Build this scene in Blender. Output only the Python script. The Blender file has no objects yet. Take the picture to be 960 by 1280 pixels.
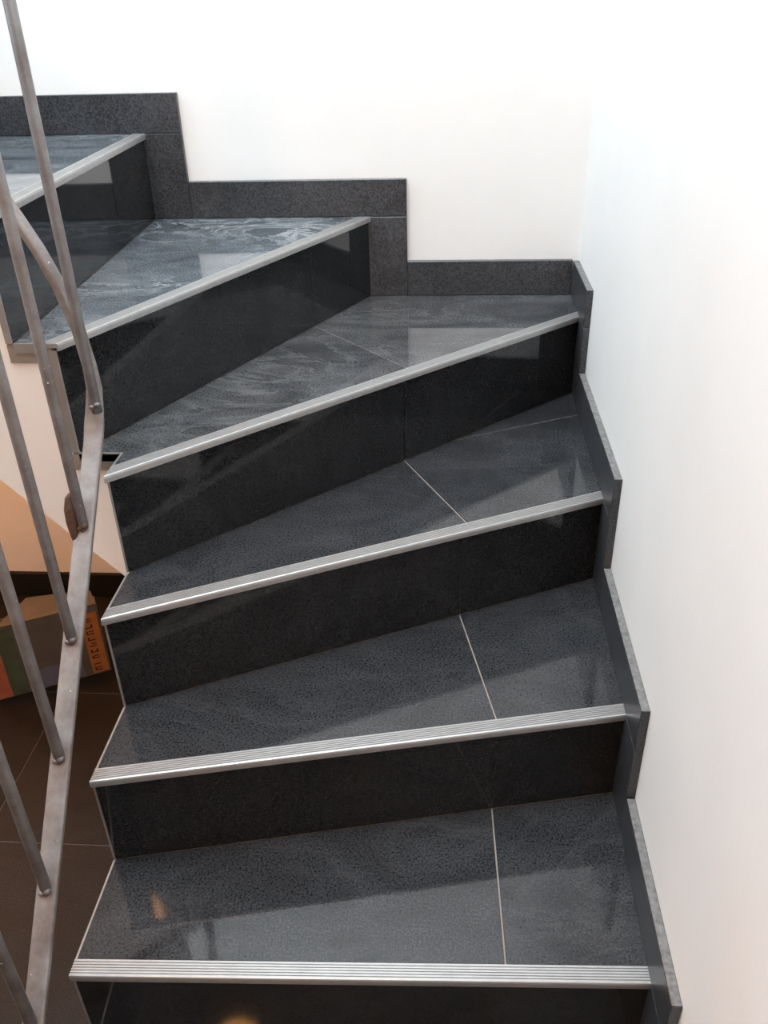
import bpy, bmesh, math, random
from mathutils import Vector, Matrix
random.seed(7)
scene = bpy.context.scene
col = scene.collection

# ------------------------------------------------------------------ camera
CX, CY, CZ = -0.2886, -1.9947, 1.3314
YAW, PITCH, ROLL, FPX = -0.0810, 0.5426, -0.0294, 1077.96
def make_camera():
    f = Vector((math.sin(YAW)*math.cos(PITCH), math.cos(YAW)*math.cos(PITCH), -math.sin(PITCH)))
    r = Vector((math.cos(YAW), -math.sin(YAW), 0)); u = r.cross(f)
    r2 = math.cos(ROLL)*r + math.sin(ROLL)*u
    u2 = -math.sin(ROLL)*r + math.cos(ROLL)*u
    cd = bpy.data.cameras.new('camera'); cd.sensor_fit = 'VERTICAL'; cd.sensor_height = 32.0
    cd.lens = FPX/1280*32.0; cd.clip_start = 0.02
    co = bpy.data.objects.new('camera', cd); col.objects.link(co)
    m = Matrix((( r2.x, u2.x, -f.x, CX), (r2.y, u2.y, -f.y, CY), (r2.z, u2.z, -f.z, CZ), (0,0,0,1)))
    co.matrix_world = m
    scene.camera = co
make_camera()

# ------------------------------------------------------------------ light and exposure
vs = scene.view_settings
vs.view_transform = 'Standard'; vs.look = 'None'; vs.gamma = 1.0; vs.use_curve_mapping = False
vs.exposure = 0.15
W = bpy.data.worlds.new('world'); scene.world = W; W.use_nodes = True
bg = W.node_tree.nodes['Background']
bg.inputs[0].default_value = (0.80, 0.90, 1.0, 1); bg.inputs[1].default_value = 1.0
def area(name, loc, target, sx, sy, power, color):
    ld = bpy.data.lights.new(name, 'AREA'); ld.shape = 'RECTANGLE'; ld.size = sx; ld.size_y = sy
    ld.energy = power; ld.color = color
    o = bpy.data.objects.new(name, ld); col.objects.link(o)
    o.location = loc
    o.rotation_euler = (Vector(target)-Vector(loc)).to_track_quat('-Z', 'Y').to_euler()
    return o
WIN_Y0, WIN_Y1, WIN_Z0, WIN_Z1 = -1.35, -0.15, 2.55, 3.75
WALL_L = -3.2
area('window_daylight', (WALL_L-0.02, (WIN_Y0+WIN_Y1)/2, (WIN_Z0+WIN_Z1)/2), (0, (WIN_Y0+WIN_Y1)/2, (WIN_Z0+WIN_Z1)/2-0.6),
     WIN_Y1-WIN_Y0-0.1, WIN_Z1-WIN_Z0-0.1, 46, (0.70, 0.87, 1.0))
SKY = (-1.70, -0.30, -1.82, -0.65)        # roof light over the stairwell: x0, x1, y0, y1
area('roof_daylight', ((SKY[0]+SKY[1])/2, (SKY[2]+SKY[3])/2, 4.29), ((SKY[0]+SKY[1])/2, (SKY[2]+SKY[3])/2, 0), SKY[1]-SKY[0]-0.1, SKY[3]-SKY[2]-0.1, 114, (0.84, 0.935, 1.0))
LAMP_POS = (-0.915, -2.25, 1.81)
LAMP_EMIT = 58.0
SOFFIT_FILL, SOFFIT_FILL_EMIT = (-1.85, -0.45, 0.98), 105.0  # unseen lamp added to turn the wall under the upper flight orange

# ------------------------------------------------------------------ materials
def mat(name):
    m = bpy.data.materials.new(name); m.use_nodes = True
    nt = m.node_tree; b = nt.nodes['Principled BSDF']
    return m, nt, b
def N(nt, t, **kw):
    n = nt.nodes.new(t)
    for k, v in kw.items():
        if k in n.inputs: n.inputs[k].default_value = v
        else: setattr(n, k, v)
    return n
def ramp(nt, pts):
    r = nt.nodes.new('ShaderNodeValToRGB'); e = r.color_ramp.elements
    while len(e) < len(pts): e.new(0.5)
    for q, (p, c) in zip(e, pts):
        q.position = p; q.color = (*c, 1) if len(c) == 3 else c
    return r
def slate(name, dark, light, vein, vein_amt, rough, grain=0.75, vs_=3.2, spec=0.5, bump=0.0):
    m, nt, b = mat(name); L = nt.links
    tc = N(nt, 'ShaderNodeTexCoord')
    oi = N(nt, 'ShaderNodeObjectInfo')
    mp = N(nt, 'ShaderNodeMapping')
    add = N(nt, 'ShaderNodeVectorMath', operation='MULTIPLY_ADD')
    cmb = N(nt, 'ShaderNodeCombineXYZ')
    for i in range(3): L.new(oi.outputs['Random'], cmb.inputs[i])
    L.new(cmb.outputs[0], add.inputs[0]); add.inputs[1].default_value = (3.1, 5.7, 2.3)
    L.new(tc.outputs['Object'], add.inputs[2])
    L.new(add.outputs[0], mp.inputs[0]); mp.inputs['Scale'].default_value = (1.0, 1.7, 1.0)
    mp.inputs['Rotation'].default_value = (0, 0, 0.5)
    cl = N(nt, 'ShaderNodeTexNoise', Scale=5.0, Detail=5.0, Roughness=0.6, Distortion=1.2)
    L.new(mp.outputs[0], cl.inputs[0])
    gr = N(nt, 'ShaderNodeTexNoise', Scale=300.0, Detail=2.0, Roughness=0.7)
    L.new(tc.outputs['Object'], gr.inputs[0])
    c1 = ramp(nt, [(0.32, dark), (0.72, light)]); L.new(cl.outputs[0], c1.inputs[0])
    # grain
    gm = N(nt, 'ShaderNodeMapRange'); gm.inputs[1].default_value = .3; gm.inputs[2].default_value = .7
    gm.inputs[3].default_value = 1-grain; gm.inputs[4].default_value = 1+grain
    L.new(gr.outputs[0], gm.inputs[0])
    mu = N(nt, 'ShaderNodeMix', data_type='RGBA', blend_type='MULTIPLY'); mu.inputs[0].default_value = 1
    L.new(c1.outputs[0], mu.inputs[6]); 
    L.new(gm.outputs[0], mu.inputs[7])
    # veins
    vn = N(nt, 'ShaderNodeTexNoise', Scale=vs_, Detail=7.0, Roughness=0.62, Distortion=2.6)
    L.new(mp.outputs[0], vn.inputs[0])
    vr = ramp(nt, [(0.0, (0,0,0)), (0.475, (0,0,0)), (0.5, (1,1,1)), (0.525, (0.25,0.25,0.25)), (0.64, (0,0,0))])
    L.new(vn.outputs[0], vr.inputs[0])
    vk = N(nt, 'ShaderNodeTexNoise', Scale=2.0, Detail=2.0); L.new(mp.outputs[0], vk.inputs[0])
    vkr = ramp(nt, [(0.42, (0,0,0)), (0.62, (1,1,1))]); L.new(vk.outputs[0], vkr.inputs[0])
    vm = N(nt, 'ShaderNodeMath', operation='MULTIPLY'); L.new(vr.outputs[0], vm.inputs[0]); L.new(vkr.outputs[0], vm.inputs[1])
    va = N(nt, 'ShaderNodeMath', operation='MULTIPLY'); L.new(vm.outputs[0], va.inputs[0]); va.inputs[1].default_value = vein_amt
    mx = N(nt, 'ShaderNodeMix', data_type='RGBA')
    L.new(va.outputs[0], mx.inputs[0]); L.new(mu.outputs[2], mx.inputs[6]); mx.inputs[7].default_value = (*vein, 1)
    L.new(mx.outputs[2], b.inputs['Base Color'])
    rr = N(nt, 'ShaderNodeMapRange'); rr.inputs[3].default_value = rough*0.85; rr.inputs[4].default_value = rough*1.25
    L.new(cl.outputs[0], rr.inputs[0]); L.new(rr.outputs[0], b.inputs['Roughness'])
    b.inputs['Specular IOR Level'].default_value = spec
    if bump:
        bp = N(nt, 'ShaderNodeBump', Strength=bump, Distance=0.0006); L.new(gr.outputs[0], bp.inputs['Height'])
        L.new(bp.outputs[0], b.inputs['Normal'])
    return m
def flat(name, c, rough=0.5, metal=0.0, var=0.12, scale=30.0, bump=0.0, bscale=200.0):
    m, nt, b = mat(name); L = nt.links
    tc = N(nt, 'ShaderNodeTexCoord')
    n = N(nt, 'ShaderNodeTexNoise', Scale=scale, Detail=4.0); L.new(tc.outputs['Object'], n.inputs[0])
    r = ramp(nt, [(0.3, tuple(x*(1-var) for x in c)), (0.7, tuple(min(1, x*(1+var)) for x in c))])
    L.new(n.outputs[0], r.inputs[0]); L.new(r.outputs[0], b.inputs['Base Color'])
    b.inputs['Roughness'].default_value = rough; b.inputs['Metallic'].default_value = metal
    if bump:
        n2 = N(nt, 'ShaderNodeTexNoise', Scale=bscale, Detail=3.0); L.new(tc.outputs['Object'], n2.inputs[0])
        bp = N(nt, 'ShaderNodeBump', Strength=bump, Distance=0.002); L.new(n2.outputs[0], bp.inputs['Height'])
        L.new(bp.outputs[0], b.inputs['Normal'])
    return m
def steel(name, k=1.0, metal=0.35):
    m, nt, b = mat(name); L = nt.links
    tc = N(nt, 'ShaderNodeTexCoord')
    n = N(nt, 'ShaderNodeTexNoise', Scale=22.0, Detail=6.0, Roughness=0.7); L.new(tc.outputs['Object'], n.inputs[0])
    r = ramp(nt, [(0.30, (0.115*k,0.092*k,0.085*k)), (0.52, (0.17*k,0.153*k,0.147*k)), (0.72, (0.22*k,0.21*k,0.205*k))])
    L.new(n.outputs[0], r.inputs[0])
    ch = N(nt, 'ShaderNodeTexNoise', Scale=95.0, Detail=2.0); L.new(tc.outputs['Object'], ch.inputs[0])
    cr = ramp(nt, [(0.745, (0,0,0)), (0.76, (1,1,1))]); L.new(ch.outputs[0], cr.inputs[0])
    mx = N(nt, 'ShaderNodeMix', data_type='RGBA'); L.new(cr.outputs[0], mx.inputs[0]); L.new(r.outputs[0], mx.inputs[6])
    mx.inputs[7].default_value = (0.75,0.72,0.70,1)
    L.new(mx.outputs[2], b.inputs['Base Color'])
    b.inputs['Metallic'].default_value = metal; b.inputs['Roughness'].default_value = 0.42
    bp = N(nt, 'ShaderNodeBump', Strength=0.25, Distance=0.001); L.new(n.outputs[0], bp.inputs['Height'])
    L.new(bp.outputs[0], b.inputs['Normal'])
    return m
M = dict(
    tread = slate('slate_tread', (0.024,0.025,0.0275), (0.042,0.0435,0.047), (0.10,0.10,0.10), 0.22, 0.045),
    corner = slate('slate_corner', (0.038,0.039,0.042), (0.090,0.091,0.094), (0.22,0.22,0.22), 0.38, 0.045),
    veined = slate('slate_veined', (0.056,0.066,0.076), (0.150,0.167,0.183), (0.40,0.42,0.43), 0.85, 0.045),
    riser = slate('slate_riser', (0.013,0.014,0.0155), (0.020,0.0215,0.023), (0.05,0.05,0.05), 0.15, 0.045),  # slight blue in the base stands in for the reflected right wall
    skirt = slate('slate_skirting', (0.036,0.038,0.042), (0.056,0.058,0.064), (0.12,0.12,0.12), 0.25, 0.30, grain=0.95, bump=0.06),
    floor = slate('slate_floor', (0.010,0.0085,0.008), (0.018,0.0155,0.0145), (0.03,0.026,0.025), 0.15, 0.5, spec=0.2),  # same slate as the stairs, warm lamplight mixed into the base colour
    grout = flat('grout', (0.27,0.235,0.205), 0.9, bump=0.3),
    dgrout = flat('dark_grout', (0.10,0.085,0.075), 0.9),
    alu = flat('brushed_aluminium', (0.41,0.405,0.40), 0.42, 0.6, 0.06, 80),
    trim = flat('edge_profile', (0.30,0.285,0.27), 0.45, 0.3),
    wall = flat('wall_paint', (0.88,0.87,0.85), 0.62, 0, 0.015, 6, 0.12, 120),
    ceil = flat('ceiling_paint', (0.85,0.85,0.85), 0.9),
    plaster = flat('stringer_plaster', (0.91,0.895,0.87), 0.75, 0, 0.02, 8, 0.12, 90),
    steel = steel('weathered_steel'),
    rail = steel('rail_steel', 1.75, 0.45),
    rust = flat('rusty_weld', (0.085,0.045,0.028), 0.75, 0.2, 0.4, 120, 0.5),
    wood = flat('window_paint', (0.8,0.8,0.8), 0.4),
    kraft = flat('carton_board', (0.125,0.112,0.10), 0.8, 0, 0.15, 18),
    pred = flat('print_red', (0.45,0.13,0.07), 0.6, 0, 0.15, 25),
    ppink = flat('print_pale', (0.62,0.36,0.24), 0.6),
    pgreen = flat('print_green', (0.075,0.105,0.065), 0.6, 0, 0.2, 25),
    pblue = flat('print_blue', (0.16,0.16,0.24), 0.6, 0, 0.15, 25),
    porange = flat('print_orange', (0.50,0.19,0.06), 0.6, 0, 0.15, 25),
    pink = flat('print_black', (0.03,0.015,0.01), 0.6),
    cut = flat('cut_tile_edge', (0.16,0.155,0.15), 0.7, 0, 0.35, 140),
    cord = flat('cord_black', (0.02,0.02,0.02), 0.5),
)
def glow(name, c, s):
    m, nt, b = mat(name)
    b.inputs['Base Color'].default_value = (0.9,0.85,0.75,1)
    b.inputs['Emission Color'].default_value = (*c, 1); b.inputs['Emission Strength'].default_value = s
    return m
M['fill_lamp'] = glow('soffit_fill_glow', (1.0, 0.35, 0.05), SOFFIT_FILL_EMIT)
M['lamp'] = glow('lamp_globe_glow', (1.0, 0.43, 0.12), LAMP_EMIT)

# ------------------------------------------------------------------ helpers
def link(name, bm, m, parent=None, smooth=False):
    bmesh.ops.recalc_face_normals(bm, faces=bm.faces)
    me = bpy.data.meshes.new(name); bm.to_mesh(me); bm.free()
    for mm in (m if isinstance(m, (list, tuple)) else [m]): me.materials.append(mm)
    if smooth:
        for p in me.polygons: p.use_smooth = True
    o = bpy.data.objects.new(name, me); col.objects.link(o)
    if parent: o.parent = parent
    return o
def empty(name, loc=(0,0,0), parent=None):
    o = bpy.data.objects.new(name, None); col.objects.link(o); o.location = loc; o.empty_display_size = 0.1
    if parent: o.parent = parent
    return o
def tag(o, label=None, cat=None, group=None, kind=None):
    for k, v in (('label', label), ('category', cat), ('group', group), ('kind', kind)):
        if v: o[k] = v
    return o
def bm_new(): return bmesh.new()
def prism(bm, pts, z0, z1, axis='z', bev=0.0):
    """polygon pts in the plane across axis, extruded z0..z1"""
    def P(a, b, c):
        return {'z': (a, b, c), 'x': (c, a, b), 'y': (a, c, b)}[axis]
    lo = [bm.verts.new(P(a, b, z0)) for a, b in pts]; hi = [bm.verts.new(P(a, b, z1)) for a, b in pts]
    fs = [bm.faces.new(lo[::-1]), bm.faces.new(hi)]
    n = len(pts)
    for i in range(n): fs.append(bm.faces.new((lo[i], lo[(i+1) % n], hi[(i+1) % n], hi[i])))
    if bev:
        es = list({e for f in fs for e in f.edges})
        bmesh.ops.bevel(bm, geom=es, offset=bev, segments=1, affect='EDGES', clamp_overlap=True)
    return bm
def box(bm, x0, x1, y0, y1, z0, z1, bev=0.0):
    return prism(bm, [(x0,y0),(x1,y0),(x1,y1),(x0,y1)], z0, z1, 'z', bev)
def tube(bm, pts, r, seg=12, cap=True):
    pts = [Vector(p) for p in pts]; rings = []
    n = len(pts); up = None
    for i, p in enumerate(pts):
        d = ((pts[min(i+1, n-1)]-p).normalized() + (p-pts[max(i-1, 0)]).normalized()).normalized()
        if up is None:
            up = d.orthogonal().normalized()
        up = (up - d*up.dot(d)).normalized(); s = d.cross(up)
        rr = r[i] if isinstance(r, (list, tuple)) else r
        rings.append([bm.verts.new(p + (up*math.cos(2*math.pi*k/seg) + s*math.sin(2*math.pi*k/seg))*rr) for k in range(seg)])
    for a, b in zip(rings, rings[1:]):
        for k in range(seg): bm.faces.new((a[k], a[(k+1) % seg], b[(k+1) % seg], b[k]))
    if cap: bm.faces.new(rings[0][::-1]); bm.faces.new(rings[-1])
    return bm
def sphere(bm, c, r, seg=16, sz=1.0):
    bmesh.ops.create_uvsphere(bm, u_segments=seg, v_segments=seg//2, radius=r, matrix=Matrix.Translation(c) @ Matrix.Diagonal((1,1,sz,1)))
    return bm
def clip(poly, p, d, keep, gap):
    """keep the side of line p + t*d; keep=+1 left of d, -1 right; half-gap pulled back"""
    nx, ny = -d[1], d[0]; l = math.hypot(nx, ny); nx, ny = nx/l*keep, ny/l*keep
    f = lambda q: (q[0]-p[0])*nx + (q[1]-p[1])*ny - gap
    out = []
    for i, a in enumerate(poly):
        b = poly[(i+1) % len(poly)]; fa, fb = f(a), f(b)
        if fa >= 0: out.append(a)
        if (fa > 0) != (fb > 0) and fa != fb:
            t = fa/(fa-fb); out.append((a[0]+(b[0]-a[0])*t, a[1]+(b[1]-a[1])*t))
    return out
def isect(p, d, q, e):
    den = d[0]*e[1]-d[1]*e[0]; t = ((q[0]-p[0])*e[1]-(q[1]-p[1])*e[0])/den
    return (p[0]+d[0]*t, p[1]+d[1]*t)

# ------------------------------------------------------------------ staircase plan (metres)
H = 0.18
XL, YI = -0.797, -0.817                 # inner edges of the lower and of the upper flight
FLOOR = -0.18
SK, PZ, OV = 0.080, 0.080, 0.006        # skirting height, skirting width, nosing overhang
XS, YS = -0.003, -0.002                  # face of the skirting
XW, YW = 0.0107, 0.0107                 # face of the walls
# nosing line of each step: inner end a, wall end b
NL = {0: ((-0.805,-1.52), (0.0,-1.63)),
      1: ((-0.803,-1.340), (0.0,-1.310)), 2: ((-0.800,-1.159), (0.0,-0.990)),
      3: ((-0.799,-1.010), (0.0,-0.630)), 4: ((-0.796,-0.894), (0.0,-0.158)),
      5: ((-0.858,-0.817), (-0.459,0.0)), 6: ((-0.921,-0.817), (-0.947,0.0))}
for k in range(7, 10):
    NL[k] = ((-1.005-0.275*(k-7), -0.817), (-1.420-0.275*(k-7), 0.0))
LAST = 9
def inner(k): return ((XL,0.0),(0.0,1.0)) if k <= 4 else ((0.0,YI),(1.0,0.0))
def outer(k): return ((0.0,0.0),(0.0,1.0)) if k <= 4 else ((0.0,0.0),(1.0,0.0))
def nline(k, off):
    a, b = NL[k]; dx, dy = b[0]-a[0], b[1]-a[1]; l = math.hypot(dx, dy); dx /= l; dy /= l
    p = (a[0]-dy*off, a[1]+dx*off)
    return isect(p, (dx,dy), *inner(k)), isect(p, (dx,dy), *outer(k))
NOSE_W = 0.025
JOINT = {1: [((-0.204,-1.034),(-0.196,-1.293))], 2: [((-0.257,-0.75),(-0.204,-1.003))],
         3: [((-0.363,-0.497),(-0.26,-0.697)), ((0.0,-0.269),(-0.165,-0.347))],
         4: [((-0.558,-0.228),(-0.36,-0.456))], 5: [((-0.805,-0.523),(-0.936,-0.521))]}
def lerp(p, q, t): return (p[0]+(q[0]-p[0])*t, p[1]+(q[1]-p[1])*t)

# ------------------------------------------------------------------ the setting
def S(o): o['kind'] = 'structure'; return o
ZT = 4.2; YF = -4.2
bm = bm_new(); box(bm, XW, XW+0.15, YF, YW+0.15, FLOOR-0.1, ZT); S(link('wall_right', bm, M['wall']))
bm = bm_new(); box(bm, WALL_L-0.15, XW, YW, YW+0.15, FLOOR-0.1, ZT); S(link('wall_back', bm, M['wall']))
bm = bm_new(); box(bm, WALL_L-0.15, XW+0.15, YF-0.15, YF, FLOOR-0.1, ZT); S(link('wall_front', bm, M['wall']))
bm = bm_new()
box(bm, WALL_L-0.15, WALL_L, YF, YW, FLOOR-0.1, WIN_Z0); box(bm, WALL_L-0.15, WALL_L, YF, YW, WIN_Z1, ZT)
box(bm, WALL_L-0.15, WALL_L, YF, WIN_Y0, WIN_Z0, WIN_Z1); box(bm, WALL_L-0.15, WALL_L, WIN_Y1, YW, WIN_Z0, WIN_Z1)
S(link('wall_left', bm, M['wall']))
bm = bm_new()
box(bm, WALL_L-0.15, SKY[0], YF-0.15, YW+0.15, ZT, ZT+0.1); box(bm, SKY[1], XW+0.15, YF-0.15, YW+0.15, ZT, ZT+0.1)
box(bm, SKY[0], SKY[1], YF-0.15, SKY[2], ZT, ZT+0.1); box(bm, SKY[0], SKY[1], SKY[3], YW+0.15, ZT, ZT+0.1)
S(link('ceiling', bm, M['ceil']))
bm = bm_new(); box(bm, WALL_L, XW, YF, -1.85, 2.50, 2.75); S(link('ceiling', bm, M['ceil']))
# window frame
win = S(empty('window_1', (WALL_L, (WIN_Y0+WIN_Y1)/2, WIN_Z0)))
bm = bm_new(); x0, x1 = -0.12, -0.05
hw = (WIN_Y1-WIN_Y0)/2; hh = WIN_Z1-WIN_Z0
for a in ((-hw, -hw+0.05, 0, hh), (hw-0.05, hw, 0, hh), (-hw+0.05, hw-0.05, 0, 0.05), (-hw+0.05, hw-0.05, hh-0.05, hh)):
    box(bm, x0, x1, a[0], a[1], a[2], a[3])
link('window_frame', bm, M['wood'], win)
bm = bm_new(); box(bm, -0.14, 0.03, -hw-0.03, hw+0.03, -0.03, 0.0); link('window_sill', bm, M['wood'], win)
# floor of dark tiles
fl = bm_new(); box(fl, WALL_L, XW, YF, YW, FLOOR-0.1, FLOOR-0.002)
floor = S(link('floor', fl, M['dgrout']))
TS = 0.45; g = 0.0015
ys = [-0.855+TS*i for i in range(-8, 3)]; xs = [-0.80-TS*i for i in range(-2, 7)]
for x in xs:
    for y in ys:
        a, b, c, d = max(x-TS+g, WALL_L), min(x-g, XW), max(y-TS+g, YF), min(y-g, YW)
        if b-a < 0.02 or d-c < 0.02: continue
        if a > -0.78 and c > -1.5: continue
        bm = bm_new(); box(bm, a, b, c, d, FLOOR-0.002-0.008, FLOOR, 0.0006)
        link('floor_tile', bm, M['floor'], floor)
# dark skirting on the back wall under the upper flight
bl = S(empty('baseboard_back', (-1.6, YW, FLOOR)))
x = -0.80
while x > WALL_L+0.05:
    a = max(x-0.60, WALL_L); bm = bm_new()
    box(bm, a+0.001+1.6, x-0.001+1.6, YS-YW, 0, 0.0, 0.08, 0.001); link('skirting_tile', bm, M['floor'], bl); x -= 0.60

# stepped skirting along the walls
bbr = S(empty('baseboard_right', (0, 0, 0)))
def skirt_right(y0, y1, z0, z1):
    bm = bm_new(); box(bm, XS, XW, y0+0.0007, y1-0.0007, z0+0.0007, z1-0.0007, 0.0010)
    bm.normal_update(); bmesh.ops.recalc_face_normals(bm, faces=bm.faces)
    for f in bm.faces:
        if f.normal.z > 0.9: f.material_index = 1           # unpolished cut edge on top
    link('skirting_tile', bm, [M['skirt'], M['cut']], bbr)
ry = {k: NL[k][1][1]+OV for k in range(0, 5)}
for k in range(0, 5):
    if k >= 1: skirt_right(ry[k]-PZ, ry[k]+0.02, (k-1)*H, k*H)
    y1 = ry[k+1]-PZ if k < 4 else YS
    skirt_right(ry[k]-PZ, y1, k*H, k*H+SK)
bbb = S(empty('baseboard_back', (0, 0, 0)))
def skirt_back(x0, x1, z0, z1):
    bm = bm_new(); box(bm, x0+0.0007, x1-0.0007, YS, YW, z0+0.0007, z1-0.0007, 0.0010)
    link('skirting_tile', bm, M['skirt'], bbb)
bx = {k: NL[k][1][0] for k in range(5, LAST+1)}
skirt_back(bx[5]+PZ, XS, 4*H, 4*H+SK)
for k in range(5, LAST+1):
    skirt_back(bx[k]-0.025, bx[k]+PZ, (k-1)*H, k*H)
    x0 = bx[k+1]+PZ if k < LAST else WALL_L
    skirt_back(x0, bx[k]+PZ, k*H, k*H+SK)

# ------------------------------------------------------------------ the staircase
stair = empty('staircase', (-0.4, -0.7, FLOOR))
tag(stair, 'winding staircase of dark slate tiles with aluminium nosings', 'stairs')
def at_stair(o):           # meshes are written in world coordinates; origin of the thing is at its foot
    o.location = (0.4, 0.7, -FLOOR); return o
TT = 0.010                 # tile thickness
EW = 0.003                 # metal edge trim
def tread_poly(k, o0, o1):
    """tread outline from o0 behind its nosing line to o1 behind the next"""
    a, b = nline(k, o0)
    if k == LAST:
        return [a, b, (WALL_L+0.002, 0.0), (WALL_L+0.002, YI)]
    c, d = nline(k+1, o1)          # c inner, d outer
    if k == 4:
        return [a, b, (0.0,0.0), d, c, (XL,YI)]
    return [a, b, d, c]
def inset_inner(k, poly, w):
    if k <= 3: return clip(poly, (XL+w,0), (0,1), -1, 0)
    if k >= 5: return clip(poly, (0,YI+w), (1,0), 1, 0)
    return [(x+w if abs(x-XL) < 1e-4 and y < YI+1e-4 else x, y) for x, y in poly]
for k in range(0, LAST+1):
    z = k*H
    # the bed of the step, in grout: shows in the joints
    bm = bm_new(); prism(bm, inset_inner(k, tread_poly(k, 0.012, OV+TT), 0.0015), z-0.030, z-0.0015)
    st = at_stair(link('step', bm, M['grout'], stair))
    poly = tread_poly(k, NOSE_W+0.001, OV)
    if k == 4:                       # L-shaped inner corner: trims of both directions
        poly = [(x, y) for x, y in poly]
    else:
        poly = inset_inner(k, poly, EW)
    if k == 4:
        a, b, c, d, e, f = poly
        ee = (e[0]+0.001, YI+EW); poly = [(XL+EW, a[1]+0.003), b, c, d, ee, (XL+EW, YI+EW)]
    pieces = [poly]
    for (p, q) in JOINT.get(k, []):
        d = (q[0]-p[0], q[1]-p[1]); new = []
        target = pieces if (k != 3 or p[0] < -0.1) else pieces
        for pc in pieces:
            if k == 3 and p[0] == 0.0 and sum(v[0] for v in pc)/len(pc) < -0.35:
                new.append(pc); continue
            for s in (1, -1):
                c = clip(pc, p, d, s, 0.0013)
                if len(c) > 2: new.append(c)
        pieces = new
    for pc in pieces:
        bm = bm_new(); prism(bm, pc, z-TT, z + random.uniform(-0.0002, 0.0002), 'z', 0.0006)
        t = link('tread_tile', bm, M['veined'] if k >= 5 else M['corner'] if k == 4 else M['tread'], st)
    # riser below this tread
    zb, zt = (k-1)*H + 0.0005, k*H - 0.0105
    a, b = nline(k, OV); c, d = nline(k, OV+TT)
    L_ = math.hypot(b[0]-a[0], b[1]-a[1])
    e0 = EW/L_
    cuts = [e0]
    if (k-1) in JOINT and k <= 5:
        p, q = JOINT[k-1][0]; j = isect(p, (q[0]-p[0], q[1]-p[1]), a, (b[0]-a[0], b[1]-a[1]))
        cuts.append(math.hypot(j[0]-a[0], j[1]-a[1])/L_)
    cuts.append(1.0)
    gj = 0.0006/L_
    for i in range(len(cuts)-1):
        t0, t1 = cuts[i]+gj, cuts[i+1]-gj
        bm = bm_new(); prism(bm, [lerp(a,b,t0), lerp(a,b,t1), lerp(c,d,t1), lerp(c,d,t0)], zb, zt, 'z', 0.0005)
        link('riser_tile', bm, M['riser'], st)
    bm = bm_new(); prism(bm, [a, lerp(a,b,e0), lerp(c,d,e0), c], zb, zt)
    link('edge_trim', bm, M['trim'], st)
    # thin metal edge along the inner side of the tread
    tp = tread_poly(k, NOSE_W, OV); bm = bm_new()
    if k <= 3:
        y0, y1 = tp[0][1], tp[3][1]; box(bm, XL, XL+EW, y0, y1-0.001, z-0.014, z+0.0006)
    elif k == 4:
        box(bm, XL, XL+EW, tp[0][1], YI+EW, z-0.014, z+0.0006); box(bm, tp[4][0], XL, YI, YI+EW, z-0.014, z+0.0006)
    else:
        x0, x1 = tp[3][0], tp[0][0]; box(bm, x0+0.001, x1, YI, YI+EW, z-0.014, z+0.0006)
    link('edge_trim', bm, M['trim'], st)
    # ribbed aluminium nosing: profile (distance behind the front, height)
    prof = [(NOSE_W, -0.006), (NOSE_W, 0.0012)]
    for i in range(5):
        s = NOSE_W - 0.003 - i*0.0040
        prof += [(s, 0.0012), (s-0.0006, -0.0002), (s-0.0018, -0.0002), (s-0.0024, 0.0012)]
    prof += [(0.0030, 0.0012), (0.0012, 0.0004), (0.0004, -0.0014), (0.0, -0.0035), (0.0, -0.0105), (0.003, -0.0105), (0.003, -0.006)]
    bm = bm_new(); A, B = [], []
    for off, dz in prof:
        p, q = nline(k, off); A.append(bm.verts.new((*p, z+dz)))
        q = lerp(q, p, 0.002 if k not in (5,6) else 0.004); B.append(bm.verts.new((*q, z+dz)))
    n = len(prof)
    for i in range(n): bm.faces.new((A[i], A[(i+1)%n], B[(i+1)%n], B[i]))
    bm.faces.new(A[::-1]); bm.faces.new(B)
    link('nosing', bm, M['alu'], st)

LOWB = {0: FLOOR, 1: -0.12, 2: 0.07, 3: 0.25}
def soffit(x):
    return 0.481 + (-0.836-x)*1.09 if x > -1.25 else 0.481 + (1.25-0.836)*1.09 + (-1.25-x)*0.66
# white plastered body: thick slab under the lower flight, sloping soffit under the upper one
bm = bm_new()
for k in range(0, 5):
    pl = tread_poly(k, OV+TT, OV+TT)
    pl = inset_inner(k, pl, 0.004) if k != 4 else [(x+0.004 if abs(x-XL) < 2e-3 else x, y+0.004 if abs(y-YI) < 2e-3 else y) for x, y in pl]
    lo = [bm.verts.new((x, y, LOWB[k] if k < 4 else soffit(min(x, -0.799)))) for x, y in pl]
    hi = [bm.verts.new((x, y, k*H-0.030)) for x, y in pl]; n = len(pl)
    bm.faces.new(lo[::-1]); bm.faces.new(hi)
    for i in range(n): bm.faces.new((lo[i], lo[(i+1)%n], hi[(i+1)%n], hi[i]))
body = at_stair(link('stringer', bm, M['plaster'], stair))
bm = bm_new()
# band of the upper string (front face towards the well), stepped on top
def stepped(y):
    top = []
    for k in range(5, LAST+1):
        a, b = nline(k, OV+TT); t = (y-YI)/(-YI)
        xk = a[0]+(b[0]-a[0])*t
        top += [(xk, (k-1)*H-0.013), (xk, k*H-0.013)]
    return top
top = stepped(YI)
right = -0.799
poly = [(right, soffit(right)), (right, 4*H-0.013)] + top + [(WALL_L+0.002, LAST*H-0.013), (WALL_L+0.002, soffit(-2.02)), (-2.02, soffit(-2.02)), (-1.25, soffit(-1.25))]
# front band
ylist = (YI+0.0045, YI+0.10)
prism(bm, poly, ylist[0], ylist[1], 'y')
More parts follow.
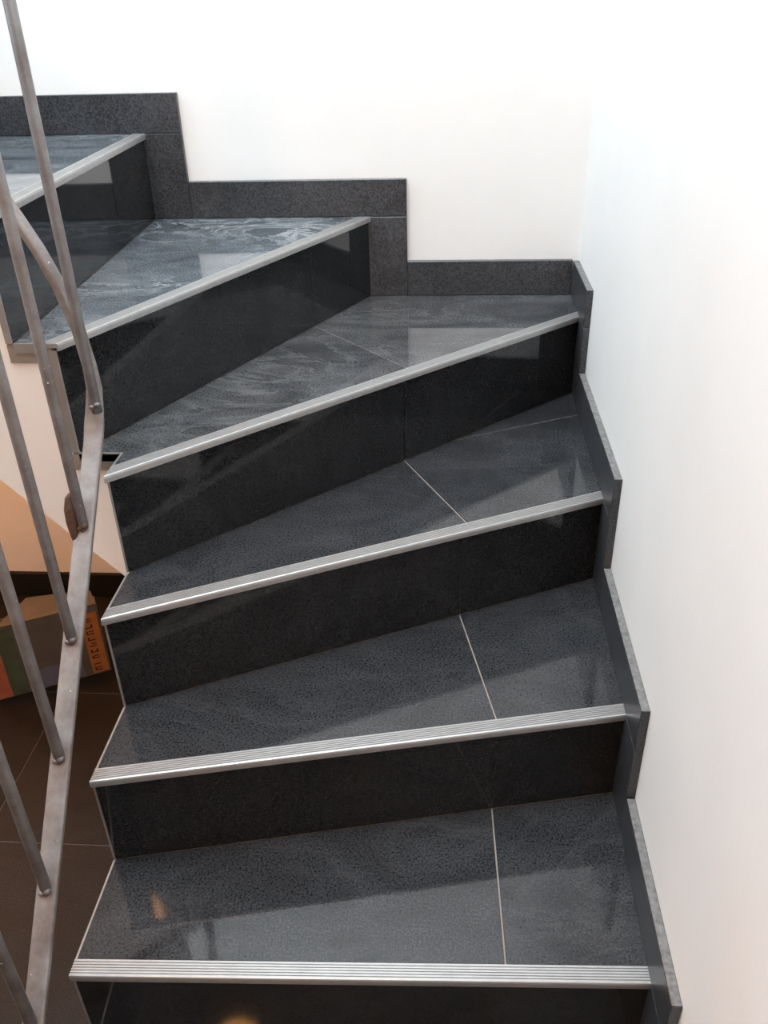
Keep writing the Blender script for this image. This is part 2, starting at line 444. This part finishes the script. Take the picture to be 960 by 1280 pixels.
# slab behind the band: each step's support as its own convex prism down to the soffit line
for k in range(5, LAST+1):
    pl = tread_poly(k, OV+TT, OV+TT)
    pl = clip(pl, (0, YI+0.10), (1, 0), 1, 0)
    pl = [(x, min(y, YW-0.001) if y > -1e-6 else y) for x, y in pl]
    lo = [bm.verts.new((x, y, min(soffit(max(x, -2.02)), k*H-0.06))) for x, y in pl]
    hi = [bm.verts.new((x, y, k*H-0.030)) for x, y in pl]
    bm.faces.new(lo[::-1]); bm.faces.new(hi); n = len(pl)
    for i in range(n): bm.faces.new((lo[i], lo[(i+1)%n], hi[(i+1)%n], hi[i]))
at_stair(link('stringer', bm, M['plaster'], stair))

# ------------------------------------------------------------------ the steel balustrade
XR, YR = -0.815, -0.833
bal = empty('balustrade', (XR, -1.0, FLOOR))
tag(bal, 'weathered grey steel balustrade with round bars along the open side of the stairs', 'railing')
def at_bal(o): o.location = (-XR, 1.0, -FLOOR); return o
BY = [-0.822, -0.956, -1.069, -1.181, -1.298, -1.412, -1.525, -1.638]
def railz(y): return 0.807 + (y+0.822)*(0.623/0.590)
P0 = [(XR, -1.76, railz(-1.76)), (XR, -1.5, railz(-1.5)), (XR, -1.2, railz(-1.2)), (XR, -1.0, railz(-1.0)), (XR, -0.90, railz(-0.90)), (XR, -0.862, railz(-0.862)),
      (XR+0.0005, -0.850, railz(-0.850)+0.006), (-0.8125, -0.842, 0.805), (-0.8095, YR, 0.838), (-0.8095, YR, 0.872), (-0.8145, YR, 0.927), (-0.830, YR, 0.995), (-0.847, YR, 1.042), (-0.867, YR, 1.085), (-0.895, YR, 1.14),
      (-0.95, YR, 1.25), (-1.05, YR, 1.42), (-1.30, YR, 1.62)]
def flatbar(bm, pts, w, t, across):
    """bar of width w and thickness t swept along pts; across(i) is the width direction"""
    pts = [Vector(p) for p in pts]; n = len(pts); rings = []
    r = t*0.32; wf = w
    for i, p in enumerate(pts):
        w = wf(i)
        d = ((pts[min(i+1, n-1)]-p).normalized() + (p-pts[max(i-1, 0)]).normalized()).normalized()
        s = Vector(across(i)); s = (s - d*s.dot(d)).normalized(); u = s.cross(d).normalized()
        ring = []
        for (cx_, cy_, a0) in ((w/2-r, t/2-r, 0), (-w/2+r, t/2-r, 90), (-w/2+r, -t/2+r, 180), (w/2-r, -t/2+r, 270)):
            for j in range(3):
                a = math.radians(a0+45*j)
                ring.append(bm.verts.new(p + s*(cx_+r*math.cos(a)) + u*(cy_+r*math.sin(a))))
        rings.append(ring)
    for a, b in zip(rings, rings[1:]):
        for k in range(12): bm.faces.new((a[k], a[(k+1)%12], b[(k+1)%12], b[k]))
    bm.faces.new(rings[0][::-1]); bm.faces.new(rings[-1])
def acr(i):
    if i <= 5: return (1,0,0)
    if i >= 10: return (0.25,1,0)
    t = (i-5)/5; return (1-0.75*t, t, 0)
bm = bm_new(); flatbar(bm, P0, lambda i: 0.029 if i <= 6 else max(0.021, 0.029-0.003*(i-6)), 0.012, acr); at_bal(link('lower_rail', bm, M['rail'], bal, True))
HR = 0.86
hp = [(XR, -1.76, railz(-1.76)+HR), (XR, -1.2, railz(-1.2)+HR), (XR, -0.86, railz(-0.86)+HR), (XR-0.002, YR-0.008, railz(-0.83)+HR+0.01), (-0.83, YR, 0.93+HR), (-0.893, YR, 1.18+HR), (-1.05, YR, 1.42+HR), (-1.30, YR, 1.62+HR)]
bm = bm_new(); tube(bm, hp, 0.021, 14); at_bal(link('handrail', bm, M['steel'], bal, True))
bm = bm_new(); box(bm, XR-0.02, XR+0.02, -1.80, -1.76, FLOOR, railz(-1.76)+HR+0.01, 0.003); at_bal(link('newel_post', bm, M['steel'], bal))
bars = [(-0.8045, -0.851, 0.817)] + [(XR, y, railz(y)+0.006) for y in BY[1:]] + [(-0.945, YR, 1.245), (-1.06, YR, 1.43)]
for i, (x, y, z) in enumerate(bars):
    ht = HR - 0.012
    bm = bm_new()
    tube(bm, [(x, y, z-0.010), (x, y, z), (x, y, z+ht)], 0.0078, 12)
    br = at_bal(link('baluster', bm, M['steel'], bal, True))
    wb = bm_new(); sphere(wb, (x+0.004, y-0.005, z+0.004), 0.0056, 10, 0.8); sphere(wb, (x-0.004, y-0.006, z+0.001), 0.0048, 10, 0.8)
    link('weld_bead', wb, M['rust'] if i == 1 else M['steel'], br, True)
# rusty welded fixing lug beside the second bar
y = BY[1]; bm = bm_new()
tube(bm, [(XR-0.010, y+0.003, railz(y)+0.060), (XR-0.012, y+0.001, railz(y)+0.053), (XR-0.0135, y-0.002, railz(y)+0.036), (XR-0.0135, y-0.005, railz(y)+0.016), (XR-0.012, y-0.009, railz(y)-0.004), (XR-0.010, y-0.014, railz(y)-0.018)], [0.0025, 0.006, 0.0085, 0.0085, 0.006, 0.0025], 10)
tag(at_bal(link('weld_lug', bm, M['rust'], bal, True)), 'rusty brown weld lug')

# ------------------------------------------------------------------ the carton on the floor
c0 = Vector((-1.157, -0.3165, FLOOR)); dvec = Vector((-0.239, -0.120, 0)).normalized()
carton = empty('carton', c0)
carton.rotation_euler = (0, 0, math.atan2(-dvec.y, -dvec.x))      # local +x runs towards the near right corner
tag(carton, 'striped cardboard carton with an open flap on the dark floor under the stairs', 'box')
LW, DP, HB = 0.42, 0.12, 0.215
tk = 0.004
bm = bm_new()
box(bm, -LW, 0, 0, tk, 0, HB); box(bm, -LW, 0, DP-tk, DP, 0, HB-0.055)
box(bm, -LW, -LW+tk, tk, DP-tk, 0, HB-0.055); box(bm, -tk, 0, tk, DP-tk, 0, HB-0.055); box(bm, -LW+tk, -tk, tk, DP-tk, 0, tk)
link('carton_body', bm, M['kraft'], carton)
bm = bm_new()
def quad_slab(bm, q, th):
    a = [Vector(v) for v in q]; n = (a[1]-a[0]).cross(a[2]-a[0]).normalized()*th
    lo = [bm.verts.new(v) for v in a]; hi = [bm.verts.new(v+n) for v in a]
    bm.faces.new(lo[::-1]); bm.faces.new(hi); m_ = len(a)
    for i in range(m_): bm.faces.new((lo[i], lo[(i+1)%m_], hi[(i+1)%m_], hi[i]))
quad_slab(bm, [(-0.235,0.0,HB), (0.0,0.0,HB), (-0.005,0.045,HB+0.012), (-0.09,0.056,HB+0.020), (-0.155,0.060,HB+0.026), (-0.215,0.022,HB+0.006)], 0.003)
link('flap', bm, M['kraft'], carton)
bm = bm_new(); quad_slab(bm, [(-LW,0.0,HB), (-0.24,0.0,HB), (-0.25,0.05,HB-0.012), (-LW,0.06,HB-0.015)], 0.003); link('flap', bm, M['kraft'], carton)
def printed(name, x0, x1, z0, z1, m, th=0.0008):
    bm = bm_new(); box(bm, x0, x1, -th, 0.0, z0, z1); return link(name, bm, m, carton)
tag(printed('printed_panel', -0.36, -0.243, 0.002, 0.185, M['pred']), 'red printed panel')
tag(printed('printed_panel', -LW, -0.277, 0.003, 0.05, M['ppink'], 0.0012), 'pale printed panel')
tag(printed('printed_panel', -0.2425, -0.203, 0.002, 0.205, M['pgreen']), 'green printed stripe')
tag(printed('printed_panel', -0.185, -0.065, 0.002, 0.062, M['pblue']), 'blue printed panel')
tag(printed('printed_panel', -0.045, -0.004, 0.004, 0.195, M['porange']), 'orange printed strip')
bm = bm_new(); rnd = random.Random(3)
zc = 0.012
for i in range(9):
    hgt = 0.0105; x0 = -0.038; x1 = -0.020
    box(bm, x0, x1, -0.0014, -0.0008, zc, zc+0.0028)
    if i % 3 != 1: box(bm, x0, x0+0.004, -0.0014, -0.0008, zc, zc+hgt)
    if i % 2 == 0: box(bm, x0+0.006, x1, -0.0014, -0.0008, zc+hgt-0.0028, zc+hgt)
    if i % 4 == 3: box(bm, x1-0.004, x1, -0.0014, -0.0008, zc, zc+hgt)
    zc += 0.0195
link('lettering', bm, M['pink'], carton)

# ------------------------------------------------------------------ lamps (both outside the frame, the one under the stairs added for warm light)
def pendant(x, y, zg, ztop, rad, m, label):
    lamp = empty('pendant_lamp', (x, y, ztop)); tag(lamp, label, 'lamp')
    bm = bm_new(); sphere(bm, (0, 0, zg-ztop), rad, 24); link('globe_shade', bm, m, lamp, True)
    bm = bm_new(); tube(bm, [(0,0,zg-ztop+rad*0.95),(0,0,-0.02)], 0.006, 10); link('cord', bm, M['cord'], lamp)
    bm = bm_new(); tube(bm, [(0,0,-0.025),(0,0,0.0)], 0.05, 20); link('ceiling_rose', bm, M['wood'], lamp)
pendant(LAMP_POS[0], LAMP_POS[1], LAMP_POS[2], 2.50, 0.09, M['lamp'], 'warm glowing globe pendant lamp hanging from the hall ceiling')
pendant(SOFFIT_FILL[0], SOFFIT_FILL[1], SOFFIT_FILL[2], soffit(SOFFIT_FILL[0]), 0.06, M['fill_lamp'], 'unseen globe lamp added to warm the wall under the upper stair flight')
